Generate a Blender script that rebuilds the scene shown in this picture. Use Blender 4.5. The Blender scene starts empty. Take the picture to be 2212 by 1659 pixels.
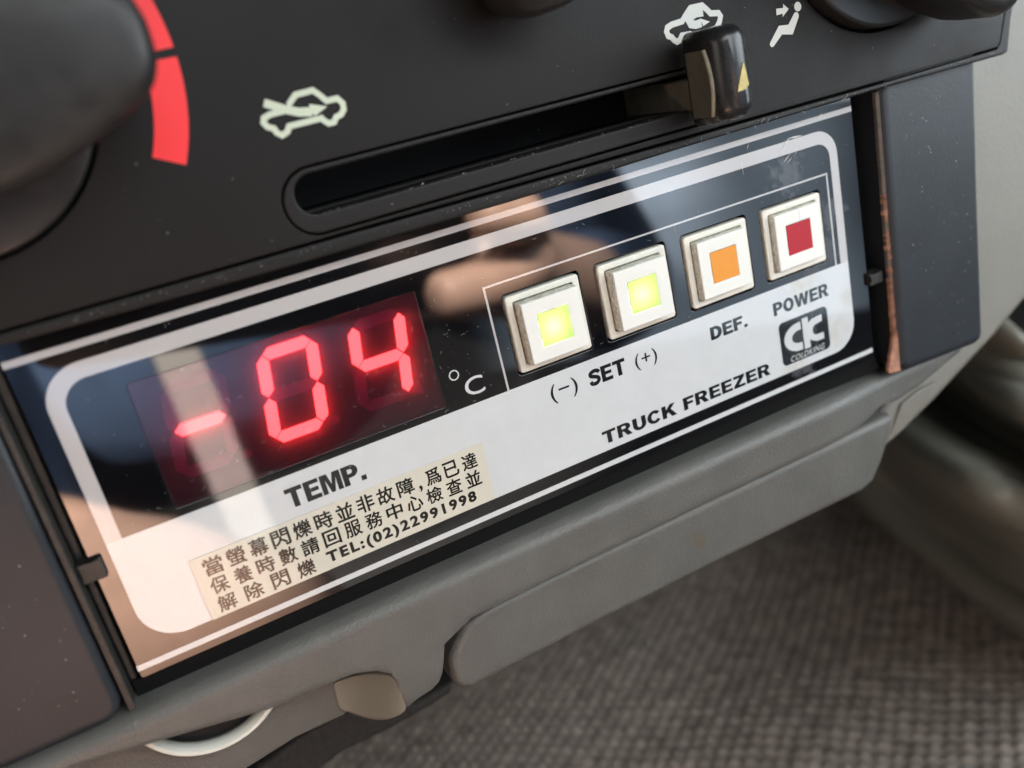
import bpy, bmesh, math, random
from mathutils import Vector, Matrix, noise

random.seed(7)
sc = bpy.context.scene
C = sc.collection
# ------------------------------------------------------------------ frame
# working space: millimetres, x right along the panel, y up the panel, z out of it
S = 0.001
def W(p):
    return Vector((p[0] * S, -p[2] * S, p[1] * S))

R0 = Vector((0.8789698989, -0.2230157527, 0.4215161810))     # camera right
R1 = Vector((-0.3344688143, -0.9183504307, 0.2115729157))    # camera down
R2 = Vector((0.3399154733, -0.3269502416, -0.8817941996))    # camera forward
CAM = Vector((-57.77925532, 47.30795405, 137.29734778))
FPX = 3440.0 * 2212 / 4032
def ray(px, py):
    return R2 + R0 * ((px - 1106) / FPX) + R1 * ((py - 829.5) / FPX)
def P(px, py, z=0.0):
    """point of the plane at height z (mm in front of the display plate) seen in that direction"""
    d = ray(px, py)
    return CAM + d * ((z - CAM.z) / d.z)
def D(px, py, dist):
    return CAM + ray(px, py) * dist

# ------------------------------------------------------------------ camera
cam = bpy.data.cameras.new('camera')
cam.sensor_width = 36.0
cam.lens = 3440.0 / 4032 * 36
cam.clip_start = 0.005
cam.clip_end = 20
cam.dof.use_dof = True
cam.dof.focus_distance = 0.157
cam.dof.aperture_fstop = cam.lens / 2.7
cam_o = bpy.data.objects.new('camera', cam)
C.objects.link(cam_o)
def dirW(v):
    return Vector((v.x, -v.z, v.y))
m = Matrix.Identity(4)
for i, v in enumerate((dirW(R0), -dirW(R1), -dirW(R2))):
    for j in range(3):
        m[j][i] = v[j]
m.translation = W(CAM)
cam_o.matrix_world = m
sc.camera = cam_o

# ------------------------------------------------------------------ light
world = bpy.data.worlds.new('World')
sc.world = world
world.use_nodes = True
bg = world.node_tree.nodes['Background']
bg.inputs['Color'].default_value = (0.9, 0.95, 1.0, 1)
bg.inputs['Strength'].default_value = 0.035

def area(name, loc, target, sx, sy, radiance, col):
    l = bpy.data.lights.new(name, 'AREA')
    l.shape = 'RECTANGLE'
    l.size, l.size_y = sx * S, sy * S
    l.energy = radiance * math.pi * sx * S * sy * S
    l.color = col
    o = bpy.data.objects.new(name, l)
    C.objects.link(o)
    o.location = W(loc)
    o.rotation_euler = (W(target) - W(loc)).to_track_quat('-Z', 'Y').to_euler()
    return o
def spot(name, loc, target, half, energy, col, blend=0.4, r=10):
    l = bpy.data.lights.new(name, 'SPOT')
    l.spot_size = math.radians(half * 2)
    l.spot_blend = blend
    l.energy = energy
    l.color = col
    l.shadow_soft_size = r * S
    o = bpy.data.objects.new(name, l)
    C.objects.link(o)
    o.location = W(loc)
    o.rotation_euler = (W(target) - W(loc)).to_track_quat('-Z', 'Y').to_euler()
    return o
def uneven(o, seed, lo, soft=0.16):
    """the view through a window is not even: fades at the edges, soft bands across"""
    l = o.data
    l.use_nodes = True
    nt = l.node_tree
    em = nt.nodes['Emission']
    geo = nt.nodes.new('ShaderNodeNewGeometry')
    sep = nt.nodes.new('ShaderNodeSeparateXYZ')
    nt.links.new(geo.outputs['Parametric'], sep.inputs[0])
    acc = None
    def mul(a, b):
        q = nt.nodes.new('ShaderNodeMath')
        q.operation = 'MULTIPLY'
        nt.links.new(a, q.inputs[0])
        nt.links.new(b, q.inputs[1])
        return q.outputs[0]
    for ax in ('X', 'Y'):
        for (a, b) in ((0.0, soft), (1.0, 1.0 - soft)):
            mr = nt.nodes.new('ShaderNodeMapRange')
            mr.interpolation_type = 'SMOOTHSTEP'
            mr.inputs['From Min'].default_value = a
            mr.inputs['From Max'].default_value = b
            nt.links.new(sep.outputs[ax], mr.inputs['Value'])
            acc = mr.outputs['Result'] if acc is None else mul(acc, mr.outputs['Result'])
    n = nt.nodes.new('ShaderNodeTexNoise')
    n.inputs['Scale'].default_value = 3.2
    n.inputs['Detail'].default_value = 1.5
    off = nt.nodes.new('ShaderNodeVectorMath')
    off.inputs[1].default_value = (seed, seed * 0.7, 0)
    nt.links.new(geo.outputs['Parametric'], off.inputs[0])
    nt.links.new(off.outputs[0], n.inputs['Vector'])
    mr = nt.nodes.new('ShaderNodeMapRange')
    mr.inputs['From Min'].default_value = 0.3
    mr.inputs['From Max'].default_value = 0.7
    mr.inputs['To Min'].default_value = lo
    mr.inputs['To Max'].default_value = 1.3
    nt.links.new(n.outputs['Fac'], mr.inputs['Value'])
    nt.links.new(mul(acc, mr.outputs['Result']), em.inputs['Strength'])
area('front_window_light', (110, 215, 430), (10, -20, 0), 420, 230, 6.8, (0.90, 0.975, 1.0))
uneven(area('side_window_light', (325, -195, 440), (30, -10, 0), 380, 520, 1.35, (0.66, 0.83, 1.0)), 3.0, 0.6, 0.2)
uneven(area('side_glass_light', (285, -70, 415), (60, 10, 0), 170, 150, 2.7, (0.70, 0.84, 1.0)), 7.3, 0.5, 0.42)
area('far_door_light', (400, 110, 200), (75, -5, 0), 260, 260, 7.0, (0.86, 0.94, 1.0))
area('near_door_light', (-430, 120, 230), (-40, -20, 0), 260, 260, 1.7, (1.0, 0.90, 0.80))
spot('sun_on_driver', (-60, 800, -420), (50, -95, 430), 9.5, 400.0, (1.0, 0.95, 0.88), 0.35)
spot('finger_fill_spot', (260, 560, -120), (88, -16, 215), 6.5, 95.0, (1.0, 0.95, 0.88), 0.5)  # added spot that brightens the fingers, no source of its own there
spot('lap_fill_spot', (-560, 240, 120), (-60, -100, 420), 10, 170.0, (1.0, 0.95, 0.9), 0.5)  # added spot that brightens the shirt where the phone shades it
spot('sun_on_hand', (-310, 300, -60), (-92, -85, 150), 9.5, 170.0, (1.0, 0.93, 0.85), 0.5)

sc.view_settings.view_transform = 'Standard'
sc.view_settings.look = 'None'
sc.view_settings.gamma = 1.0
sc.view_settings.use_curve_mapping = False
sc.view_settings.exposure = 0.12
sc.cycles.use_denoising = True
sc.cycles.sample_clamp_indirect = 6.0

# ------------------------------------------------------------------ materials
def lin(r, g, b):
    f = lambda c: (c / 255 / 12.92) if c / 255 <= 0.04045 else ((c / 255 + 0.055) / 1.055) ** 2.4
    return (f(r), f(g), f(b), 1)
def mat(name, base, rough=0.5, ior=1.5, metallic=0.0, grain=0.0, grain_mm=0.35, vary=0.0, vary_mm=9.0,
        emit=None, estr=0.0, spec=0.5, coat=0.0, rvary=0.0):
    m = bpy.data.materials.new(name)
    m.use_nodes = True
    nt = m.node_tree
    b = nt.nodes['Principled BSDF']
    base = tuple(base[:3]) + (1,)
    b.inputs['Base Color'].default_value = base
    b.inputs['Roughness'].default_value = rough
    b.inputs['IOR'].default_value = ior
    b.inputs['Metallic'].default_value = metallic
    b.inputs['Specular IOR Level'].default_value = spec
    if coat:
        b.inputs['Coat Weight'].default_value = coat
        b.inputs['Coat Roughness'].default_value = 0.05
    if emit:
        b.inputs['Emission Color'].default_value = tuple(emit[:3]) + (1,)
        b.inputs['Emission Strength'].default_value = estr
    if grain or vary or rvary:
        geo = nt.nodes.new('ShaderNodeNewGeometry')
    if grain:
        n = nt.nodes.new('ShaderNodeTexNoise')
        n.inputs['Scale'].default_value = 1.0 / (grain_mm * S)
        n.inputs['Detail'].default_value = 3
        nt.links.new(geo.outputs['Position'], n.inputs['Vector'])
        bp = nt.nodes.new('ShaderNodeBump')
        bp.inputs['Strength'].default_value = grain
        bp.inputs['Distance'].default_value = 0.0002 if grain < 0.9 else 0.00022
        nt.links.new(n.outputs['Fac'], bp.inputs['Height'])
        nt.links.new(bp.outputs['Normal'], b.inputs['Normal'])
    if vary or rvary:
        n2 = nt.nodes.new('ShaderNodeTexNoise')
        n2.inputs['Scale'].default_value = 1.0 / (vary_mm * S)
        n2.inputs['Detail'].default_value = 6
        n2.inputs['Roughness'].default_value = 0.65
        nt.links.new(geo.outputs['Position'], n2.inputs['Vector'])
    if vary:
        r = nt.nodes.new('ShaderNodeValToRGB')
        r.color_ramp.elements[0].position = 0.3
        r.color_ramp.elements[1].position = 0.7
        r.color_ramp.elements[0].color = tuple(c * (1 - vary) for c in base[:3]) + (1,)
        r.color_ramp.elements[1].color = tuple(min(1, c * (1 + vary)) for c in base[:3]) + (1,)
        nt.links.new(n2.outputs['Fac'], r.inputs['Fac'])
        nt.links.new(r.outputs['Color'], b.inputs['Base Color'])
    if rvary:
        mr = nt.nodes.new('ShaderNodeMapRange')
        mr.inputs['From Min'].default_value = 0.3
        mr.inputs['From Max'].default_value = 0.7
        mr.inputs['To Min'].default_value = max(0.01, rough - rvary)
        mr.inputs['To Max'].default_value = rough + rvary
        nt.links.new(n2.outputs['Fac'], mr.inputs['Value'])
        nt.links.new(mr.outputs['Result'], b.inputs['Roughness'])
    return m

def stained(m, spots, col, rough=None, mm=1.6, thr=(0.5, 0.62), amount=0.8):
    """blotchy dirt round some points (mm) laid over a material's own colour"""
    nt = m.node_tree
    b = nt.nodes['Principled BSDF']
    geo = nt.nodes.new('ShaderNodeNewGeometry')
    n = nt.nodes.new('ShaderNodeTexNoise')
    n.inputs['Scale'].default_value = 1.0 / (mm * S)
    n.inputs['Detail'].default_value = 5
    n.inputs['Roughness'].default_value = 0.6
    nt.links.new(geo.outputs['Position'], n.inputs['Vector'])
    acc = None
    for (x, y, z, rad) in spots:
        d = nt.nodes.new('ShaderNodeVectorMath')
        d.operation = 'DISTANCE'
        nt.links.new(geo.outputs['Position'], d.inputs[0])
        d.inputs[1].default_value = W((x, y, z))
        mr = nt.nodes.new('ShaderNodeMapRange')
        mr.inputs['From Min'].default_value = 0
        mr.inputs['From Max'].default_value = rad * S
        mr.inputs['To Min'].default_value = 0.32
        mr.inputs['To Max'].default_value = -0.25
        nt.links.new(d.outputs['Value'], mr.inputs['Value'])
        if acc is None:
            acc = mr.outputs['Result']
        else:
            mx = nt.nodes.new('ShaderNodeMath')
            mx.operation = 'MAXIMUM'
            nt.links.new(acc, mx.inputs[0])
            nt.links.new(mr.outputs['Result'], mx.inputs[1])
            acc = mx.outputs[0]
    add = nt.nodes.new('ShaderNodeMath')
    add.operation = 'ADD'
    nt.links.new(n.outputs['Fac'], add.inputs[0])
    nt.links.new(acc, add.inputs[1])
    mr = nt.nodes.new('ShaderNodeMapRange')
    mr.inputs['From Min'].default_value = thr[0]
    mr.inputs['From Max'].default_value = thr[1]
    mr.inputs['To Max'].default_value = amount
    nt.links.new(add.outputs[0], mr.inputs['Value'])
    mix = nt.nodes.new('ShaderNodeMix')
    mix.data_type = 'RGBA'
    nt.links.new(mr.outputs['Result'], mix.inputs[0])
    inp = b.inputs['Base Color']
    if inp.is_linked:
        nt.links.new(inp.links[0].from_socket, mix.inputs[6])
    else:
        mix.inputs[6].default_value = inp.default_value
    mix.inputs[7].default_value = tuple(col[:3]) + (1,)
    nt.links.new(mix.outputs[2], inp)
    if rough is not None:
        mf = nt.nodes.new('ShaderNodeMix')
        mf.data_type = 'FLOAT'
        nt.links.new(mr.outputs['Result'], mf.inputs[0])
        mf.inputs[2].default_value = b.inputs['Roughness'].default_value
        mf.inputs[3].default_value = rough
        nt.links.new(mf.outputs[0], b.inputs['Roughness'])
    return m

IORP = 1.75
M = {}
M['plate'] = stained(mat('black_acrylic', (0.004, 0.004, 0.005), 0.035, ior=IORP),
                     [(62, 17, 0, 9), (66, -4.0, 0, 7), (72, 6, 0, 8), (60, -23, 0, 7), (70, -1, 0, 7)],
                     (0.07, 0.072, 0.078), 0.35, mm=1.9, thr=(0.52, 0.72), amount=0.75)
M['print_white'] = stained(mat('white_print', (0.615, 0.635, 0.64), 0.035, ior=IORP, vary=0.03, vary_mm=5),
                           [(70, -19, 0, 8), (62, -6, 0, 9), (74, -12, 0, 6), (58, -22, 0, 6)],
                           (0.47, 0.43, 0.34), None, mm=2.2, thr=(0.45, 0.95), amount=0.55)
M['print_silver'] = mat('silver_print', (0.50, 0.485, 0.48), 0.035, ior=IORP)
M['print_black'] = mat('black_print', (0.012, 0.013, 0.015), 0.035, ior=IORP)
M['print_grey'] = stained(mat('grey_logo_print', (0.022, 0.026, 0.03), 0.035, ior=IORP),
                          [(61, -16, 0, 9)], (0.07, 0.075, 0.08), None, mm=1.7, thr=(0.5, 0.75), amount=0.7)
M['sticker'] = mat('cream_sticker', (0.63, 0.605, 0.51), 0.07, ior=1.65, grain=0.02, grain_mm=6)
M['sticker_ink'] = mat('sticker_ink', (0.02, 0.017, 0.014), 0.07, ior=1.65)
M['pocket'] = mat('display_back', (0.014, 0.001, 0.004), 0.6)
M['seg_off'] = mat('unlit_segment', (0.26, 0.003, 0.10), 0.5)
M['seg_on'] = mat('lit_segment', (0.3, 0.02, 0.03), 0.5, emit=(1.0, 0.065, 0.058), estr=10.0)
M['btn'] = mat('cream_plastic', (0.76, 0.74, 0.67), 0.42, grain=0.05, grain_mm=0.2)
M['cap'] = mat('white_plastic', (0.82, 0.81, 0.75), 0.45, grain=0.05, grain_mm=0.25)
M['bezel'] = mat('ivory_bezel', (0.76, 0.73, 0.64), 0.4, vary=0.06, vary_mm=3)
M['grime'] = mat('grimy_edge', (0.50, 0.48, 0.40), 0.7, vary=0.5, vary_mm=0.9)
M['orange'] = mat('orange_inlay', (0.78, 0.30, 0.035), 0.4)
M['red_inlay'] = mat('red_inlay', (0.42, 0.008, 0.02), 0.4)
M['led'] = mat('led', (1, 1, 0.8), 0.5, emit=(0.90, 1.0, 0.55), estr=85)
M['dark'] = mat('dark_plastic', (0.0105, 0.0093, 0.0085), 0.50, spec=0.22, grain=0.2, grain_mm=0.22, vary=0.12, vary_mm=18, rvary=0.09)
M['dark_rim'] = mat('dark_rim', (0.012, 0.0112, 0.0105), 0.48, spec=0.28, grain=0.10, grain_mm=0.3)
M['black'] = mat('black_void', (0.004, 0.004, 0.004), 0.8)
M['groovy'] = mat('dust_and_shade_black', (0.022, 0.021, 0.019), 0.75, grain=0.5, grain_mm=0.5, vary=0.5, vary_mm=1.5)  # dusty slot wall; also stands for the shade under the dash
M['fascia'] = mat('fascia_plastic', (0.019, 0.0225, 0.027), 0.46, spec=0.4, grain=0.22, grain_mm=0.45, vary=0.15, vary_mm=10)
M['sleeve'] = mat('painted_metal', (0.025, 0.023, 0.02), 0.5, grain=0.4, grain_mm=0.7, vary=0.4, vary_mm=2)
M['copper'] = mat('bare_copper_edge', (0.40, 0.20, 0.13), 0.6, grain=0.4, grain_mm=0.5, vary=0.5, vary_mm=2.6)
M['dash'] = stained(mat('dash_plastic', (0.112, 0.111, 0.101), 0.43, grain=0.8, grain_mm=0.5, vary=0.10, vary_mm=9, rvary=0.07),
                    [(26, -49, 3, 5)], (0.11, 0.085, 0.05), None, mm=2.5, thr=(0.56, 0.8), amount=0.7)
M['dash_lit'] = mat('dash_lit_plastic', (0.185, 0.174, 0.148), 0.55, grain=0.5, grain_mm=0.9, vary=0.06, vary_mm=20)  # same moulding as dash, its brighter, warmer light put into the colour
M['knob'] = mat('knob_plastic', (0.020, 0.0195, 0.019), 0.33, grain=0.04, grain_mm=0.5, vary=0.2, vary_mm=6, rvary=0.06)
M['knob_worn'] = mat('worn_knob_plastic', (0.021, 0.0192, 0.0177), 0.44, spec=0.36, grain=0.05, grain_mm=1.0, vary=0.5, vary_mm=10, rvary=0.14)
M['lever'] = mat('glossy_lever', (0.014, 0.0138, 0.014), 0.29, grain=0.03, grain_mm=0.8, rvary=0.05, vary_mm=2)
M['lever_side'] = mat('olive_lever_side', (0.082, 0.078, 0.060), 0.6, grain=0.3, grain_mm=0.3, vary=0.2, vary_mm=1.5)
M['stem'] = mat('lever_stem', (0.10, 0.092, 0.075), 0.5, grain=0.3, grain_mm=0.4, vary=0.3, vary_mm=2)
M['yellow'] = mat('yellow_paint', (0.52, 0.42, 0.15), 0.5, vary=0.25, vary_mm=1.0)
M['icon'] = mat('glow_green_print', (0.62, 0.68, 0.53), 0.5)
M['icon_w'] = mat('white_icon_print', (0.62, 0.62, 0.57), 0.5)
M['red'] = mat('red_print', (0.93, 0.035, 0.04), 0.5)
M['chrome'] = mat('chrome', (0.86, 0.85, 0.81), 0.22, metallic=1.0)
M['ring'] = mat('ivory_ring', (0.80, 0.79, 0.70), 0.3, vary=0.05)
M['rubber'] = mat('dark_vinyl', (0.25, 0.24, 0.195), 0.34, grain=0.1, grain_mm=2, rvary=0.06, vary_mm=10)
M['dust'] = mat('dust', (0.75, 0.73, 0.70), 0.8)
M['skin'] = mat('skin', (0.60, 0.37, 0.275), 0.5, grain=0.1, grain_mm=2, vary=0.1, vary_mm=12)
M['shirt'] = mat('navy_cloth', (0.06, 0.10, 0.18), 0.9, grain=0.2, grain_mm=1.5, vary=0.25, vary_mm=40)
M['strap'] = mat('beige_strap', (0.50, 0.46, 0.42), 0.8)
M['phone'] = mat('phone_back', (0.01, 0.01, 0.011), 0.3)

# tinted display window: a smoky film, slightly scattering, over the digits
def window_material():
    m = bpy.data.materials.new('smoked_window')
    m.use_nodes = True
    nt = m.node_tree
    nt.nodes.clear()
    out = nt.nodes.new('ShaderNodeOutputMaterial')
    tr = nt.nodes.new('ShaderNodeBsdfTransparent')
    tr.inputs['Color'].default_value = (0.86, 0.66, 0.74, 1)
    rf = nt.nodes.new('ShaderNodeBsdfTranslucent')
    rf.inputs['Color'].default_value = (0.8, 0.45, 0.55, 1)
    mx = nt.nodes.new('ShaderNodeMixShader')
    mx.inputs[0].default_value = 0.125
    nt.links.new(tr.outputs[0], mx.inputs[1])
    nt.links.new(rf.outputs[0], mx.inputs[2])
    gl = nt.nodes.new('ShaderNodeBsdfGlossy')
    gl.inputs['Roughness'].default_value = 0.035
    fr = nt.nodes.new('ShaderNodeFresnel')
    fr.inputs['IOR'].default_value = IORP
    mg = nt.nodes.new('ShaderNodeMixShader')
    nt.links.new(fr.outputs[0], mg.inputs[0])
    nt.links.new(mx.outputs[0], mg.inputs[1])
    nt.links.new(gl.outputs[0], mg.inputs[2])
    nt.links.new(mg.outputs[0], out.inputs['Surface'])
    return m
M['window'] = window_material()
def lens_material():
    m = bpy.data.materials.new('green_lens')
    m.use_nodes = True
    nt = m.node_tree
    nt.nodes.clear()
    out = nt.nodes.new('ShaderNodeOutputMaterial')
    a = nt.nodes.new('ShaderNodeBsdfTranslucent')
    a.inputs['Color'].default_value = (0.70, 0.95, 0.34, 1)
    d = nt.nodes.new('ShaderNodeBsdfDiffuse')
    d.inputs['Color'].default_value = (0.60, 0.76, 0.36, 1)
    mx = nt.nodes.new('ShaderNodeMixShader')
    mx.inputs[0].default_value = 0.35
    nt.links.new(a.outputs[0], mx.inputs[1])
    nt.links.new(d.outputs[0], mx.inputs[2])
    nt.links.new(mx.outputs[0], out.inputs['Surface'])
    return m
M['lens'] = lens_material()

# ------------------------------------------------------------------ builders
def link_mesh(name, verts, faces, m, parent=None, smooth=False, bm=None):
    """verts in mm; the object's origin is put at the middle of its base"""
    if bm is None:
        bm = bmesh.new()
        vs = [bm.verts.new(Vector(v)) for v in verts]
        for f in faces:
            try:
                bm.faces.new([vs[i] for i in f])
            except ValueError:
                pass
    bmesh.ops.recalc_face_normals(bm, faces=bm.faces)
    xs = [v.co for v in bm.verts]
    lo = Vector((min(c.x for c in xs), min(c.y for c in xs), min(c.z for c in xs)))
    hi = Vector((max(c.x for c in xs), max(c.y for c in xs), max(c.z for c in xs)))
    org = Vector(((lo.x + hi.x) / 2, (lo.y + hi.y) / 2, lo.z))
    me = bpy.data.meshes.new(name)
    for v in bm.verts:
        v.co = W(v.co - org)
    bm.to_mesh(me)
    bm.free()
    if isinstance(m, (list, tuple)):
        for q in m:
            me.materials.append(q)
    else:
        me.materials.append(m)
    if smooth:
        for p in me.polygons:
            p.use_smooth = True
    o = bpy.data.objects.new(name, me)
    C.objects.link(o)
    o['org'] = list(org)
    place(o, org, parent)
    return o
def place(o, org, parent):
    if parent is not None:
        o.parent = parent
        o.location = W(Vector(org) - Vector(parent['org']))
    else:
        o.location = W(org)
def thing(name, org, label, cat, group=None):
    o = bpy.data.objects.new(name, None)
    o.empty_display_size = 0.005
    C.objects.link(o)
    o['org'] = list(org)
    o.location = W(org)
    o['label'] = label
    o['category'] = cat
    if group:
        o['group'] = group
    return o
def auto_smooth(o, deg=35):
    me = o.data
    for p in me.polygons:
        p.use_smooth = True
    me.set_sharp_from_angle(angle=math.radians(deg))

def filled(name, loops, z0, z1, m, parent=None, bevel=0.0, res=2):
    """flat shape with holes (list of 2D loops, mm), from z0 to z1, edges rounded by bevel"""
    cu = bpy.data.curves.new(name, 'CURVE')
    cu.dimensions = '2D'
    cu.fill_mode = 'BOTH' if z1 > z0 else 'FRONT'
    for lp in loops:
        sp = cu.splines.new('POLY')
        sp.points.add(len(lp) - 1)
        for q, pnt in zip(sp.points, lp):
            q.co = (pnt[0], pnt[1], 0, 1)
        sp.use_cyclic_u = True
    cu.extrude = max(0.0, (z1 - z0) / 2 - bevel)
    if bevel:
        cu.bevel_depth = bevel
        cu.bevel_resolution = res
        cu.offset = -bevel
    tmp = bpy.data.objects.new(name, cu)
    me = bpy.data.meshes.new_from_object(tmp)
    bm = bmesh.new()
    bm.from_mesh(me)
    zc = (z0 + z1) / 2
    for v in bm.verts:
        v.co.z += zc
    bmesh.ops.remove_doubles(bm, verts=bm.verts, dist=0.0005)
    bpy.data.objects.remove(tmp)
    bpy.data.meshes.remove(me)
    bpy.data.curves.remove(cu)
    o = link_mesh(name, None, None, m, parent, bm=bm)
    if bevel >= 0.15:
        auto_smooth(o, 40)
        wn = o.modifiers.new('face_weighted_normals', 'WEIGHTED_NORMAL')
        wn.weight = 100
        wn.keep_sharp = True
    return o
def rrect(x0, y0, x1, y1, r, n=8):
    pts = []
    rs = r if isinstance(r, (list, tuple)) else (r, r, r, r)       # BL, BR, TR, TL
    for (cx, cy, a0, rr) in ((x0 + rs[0], y0 + rs[0], 180, rs[0]), (x1 - rs[1], y0 + rs[1], 270, rs[1]),
                             (x1 - rs[2], y1 - rs[2], 0, rs[2]), (x0 + rs[3], y1 - rs[3], 90, rs[3])):
        if rr <= 0:
            pts.append((cx, cy))
            continue
        for k in range(n + 1):
            a = math.radians(a0 + 90 * k / n)
            pts.append((cx + rr * math.cos(a), cy + rr * math.sin(a)))
    return pts
def circ(cx, cy, r, n=48, a0=0, a1=360):
    return [(cx + r * math.cos(math.radians(a0 + (a1 - a0) * k / n)), cy + r * math.sin(math.radians(a0 + (a1 - a0) * k / n)))
            for k in range(n if a1 - a0 >= 360 else n + 1)]
def flat(name, loop, z, m, parent=None, th=0.02):
    return filled(name, [loop], z - th, z, m, parent)
def stroke(pts, w, closed=False, round_ends=True):
    """outline (or outer+inner outlines) of a thick polyline"""
    pts = [Vector((p[0], p[1])) for p in pts]
    n = len(pts)
    ws = w if isinstance(w, (list, tuple)) else [w] * n
    L, Rr = [], []
    for i in range(n):
        if closed:
            a, b, c = pts[i - 1], pts[i], pts[(i + 1) % n]
        else:
            a, b, c = pts[max(i - 1, 0)], pts[i], pts[min(i + 1, n - 1)]
        d1 = (b - a).normalized() if (b - a).length > 1e-9 else (c - b).normalized()
        d2 = (c - b).normalized() if (c - b).length > 1e-9 else d1
        n1 = Vector((-d1.y, d1.x))
        n2 = Vector((-d2.y, d2.x))
        nn = (n1 + n2)
        if nn.length < 1e-6:
            nn = n1
        nn.normalize()
        k = min(1 / max(nn.dot(n1), 0.3), 1.8)
        L.append(b + nn * ws[i] / 2 * k)
        Rr.append(b - nn * ws[i] / 2 * k)
    if closed:
        return [[tuple(p) for p in L], [tuple(p) for p in Rr]]
    out = [tuple(p) for p in L]
    if round_ends:
        d = (pts[-1] - pts[-2]).normalized()
        a0 = math.atan2(d.x, -d.y)
        a0 = math.atan2(d.y, d.x) + math.pi / 2
        for k in range(1, 6):
            a = a0 - math.pi * k / 6
            out.append((pts[-1].x + ws[-1] / 2 * math.cos(a), pts[-1].y + ws[-1] / 2 * math.sin(a)))
    out += [tuple(p) for p in reversed(Rr)]
    if round_ends:
        d = (pts[1] - pts[0]).normalized()
        a0 = math.atan2(d.y, d.x) - math.pi / 2
        for k in range(1, 6):
            a = a0 - math.pi * k / 6
            out.append((pts[0].x + ws[0] / 2 * math.cos(a), pts[0].y + ws[0] / 2 * math.sin(a)))
    return [out]
def smooth_loop(pts, closed=True, sub=4):
    """Catmull-Rom through the points"""
    n = len(pts)
    out = []
    rng = range(n) if closed else range(n - 1)
    for i in rng:
        p = [pts[(i + k) % n] if closed else pts[min(max(i + k, 0), n - 1)] for k in (-1, 0, 1, 2)]
        for s in range(sub):
            t = s / sub
            out.append(tuple(0.5 * (2 * p[1][j] + (p[2][j] - p[0][j]) * t + (2 * p[0][j] - 5 * p[1][j] + 4 * p[2][j] - p[3][j]) * t * t
                                    + (3 * p[1][j] - p[0][j] - 3 * p[2][j] + p[3][j]) * t ** 3) for j in range(2)))
    if not closed:
        out.append(tuple(pts[-1][:2]))
    return out
def box(name, lo, hi, m, parent=None, bevel=0.0, seg=2):
    bm = bmesh.new()
    vs = [bm.verts.new((x, y, z)) for z in (lo[2], hi[2]) for y in (lo[1], hi[1]) for x in (lo[0], hi[0])]
    for f in ((0, 1, 3, 2), (4, 5, 7, 6), (0, 1, 5, 4), (2, 3, 7, 6), (0, 2, 6, 4), (1, 3, 7, 5)):
        bm.faces.new([vs[i] for i in f])
    if bevel:
        bmesh.ops.bevel(bm, geom=list(bm.edges) + list(bm.verts), offset=bevel, segments=seg, affect='EDGES', profile=0.5)
    o = link_mesh(name, None, None, m, parent, bm=bm)
    if bevel:
        auto_smooth(o, 50)
        wn = o.modifiers.new('face_weighted_normals', 'WEIGHTED_NORMAL')
        wn.weight = 100
        wn.keep_sharp = True
    return o
def loft(name, rings, m, parent=None, close_u=True, cap=True, smooth=True):
    """rings: list of rings of points (mm)"""
    n = len(rings[0])
    verts = [p for r in rings for p in r]
    faces = []
    for i in range(len(rings) - 1):
        for j in range(n if close_u else n - 1):
            faces.append((i * n + j, i * n + (j + 1) % n, (i + 1) * n + (j + 1) % n, (i + 1) * n + j))
    if cap:
        faces.append(tuple(range(n)))
        faces.append(tuple((len(rings) - 1) * n + j for j in range(n)))
    o = link_mesh(name, verts, faces, m, parent)
    if smooth:
        auto_smooth(o, 45)
    return o

def text_mesh(s, bold=0.0, shear=0.0, spacing=1.0):
    cu = bpy.data.curves.new('lettering', 'FONT')
    cu.body = s
    cu.size = 1.0
    cu.shear = shear
    cu.space_character = spacing
    cu.fill_mode = 'FRONT'
    cu.resolution_u = 4
    tmp = bpy.data.objects.new('lettering', cu)
    me = bpy.data.meshes.new_from_object(tmp)
    bpy.data.objects.remove(tmp)
    bpy.data.curves.remove(cu)
    if bold:
        bm = bmesh.new()
        bm.from_mesh(me)
        bmesh.ops.remove_doubles(bm, verts=bm.verts, dist=0.00001)
        move = {}
        for e in bm.edges:
            if len(e.link_faces) == 1:
                f = e.link_faces[0]
                a, b = e.verts
                d = (b.co - a.co)
                if d.length < 1e-6:
                    continue
                nrm = Vector((d.y, -d.x, 0)).normalized()
                mid = (a.co + b.co) / 2
                if nrm.dot(f.calc_center_median() - mid) > 0:
                    nrm = -nrm
                for v in (a, b):
                    move.setdefault(v, []).append(nrm)
        for v, ns in move.items():
            t = sum(ns, Vector())
            if t.length > 1e-4:
                t.normalize()
                v.co += t * bold / max(t.dot(ns[0]), 0.6)
        bm.to_mesh(me)
        bm.free()
    return me
def text(s, x0, y0, x1, y1, z, m, parent, bold=0.0, shear=0.0, spacing=1.0, name='lettering'):
    me = text_mesh(s, bold, shear, spacing)
    bm = bmesh.new()
    bm.from_mesh(me)
    bpy.data.meshes.remove(me)
    xs = [v.co.x for v in bm.verts]
    ys = [v.co.y for v in bm.verts]
    ax, bx, ay, by = min(xs), max(xs), min(ys), max(ys)
    for v in bm.verts:
        v.co = Vector((x0 + (v.co.x - ax) / (bx - ax) * (x1 - x0), y0 + (v.co.y - ay) / (by - ay) * (y1 - y0), z))
    return link_mesh(name, None, None, m, parent, bm=bm)

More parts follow.
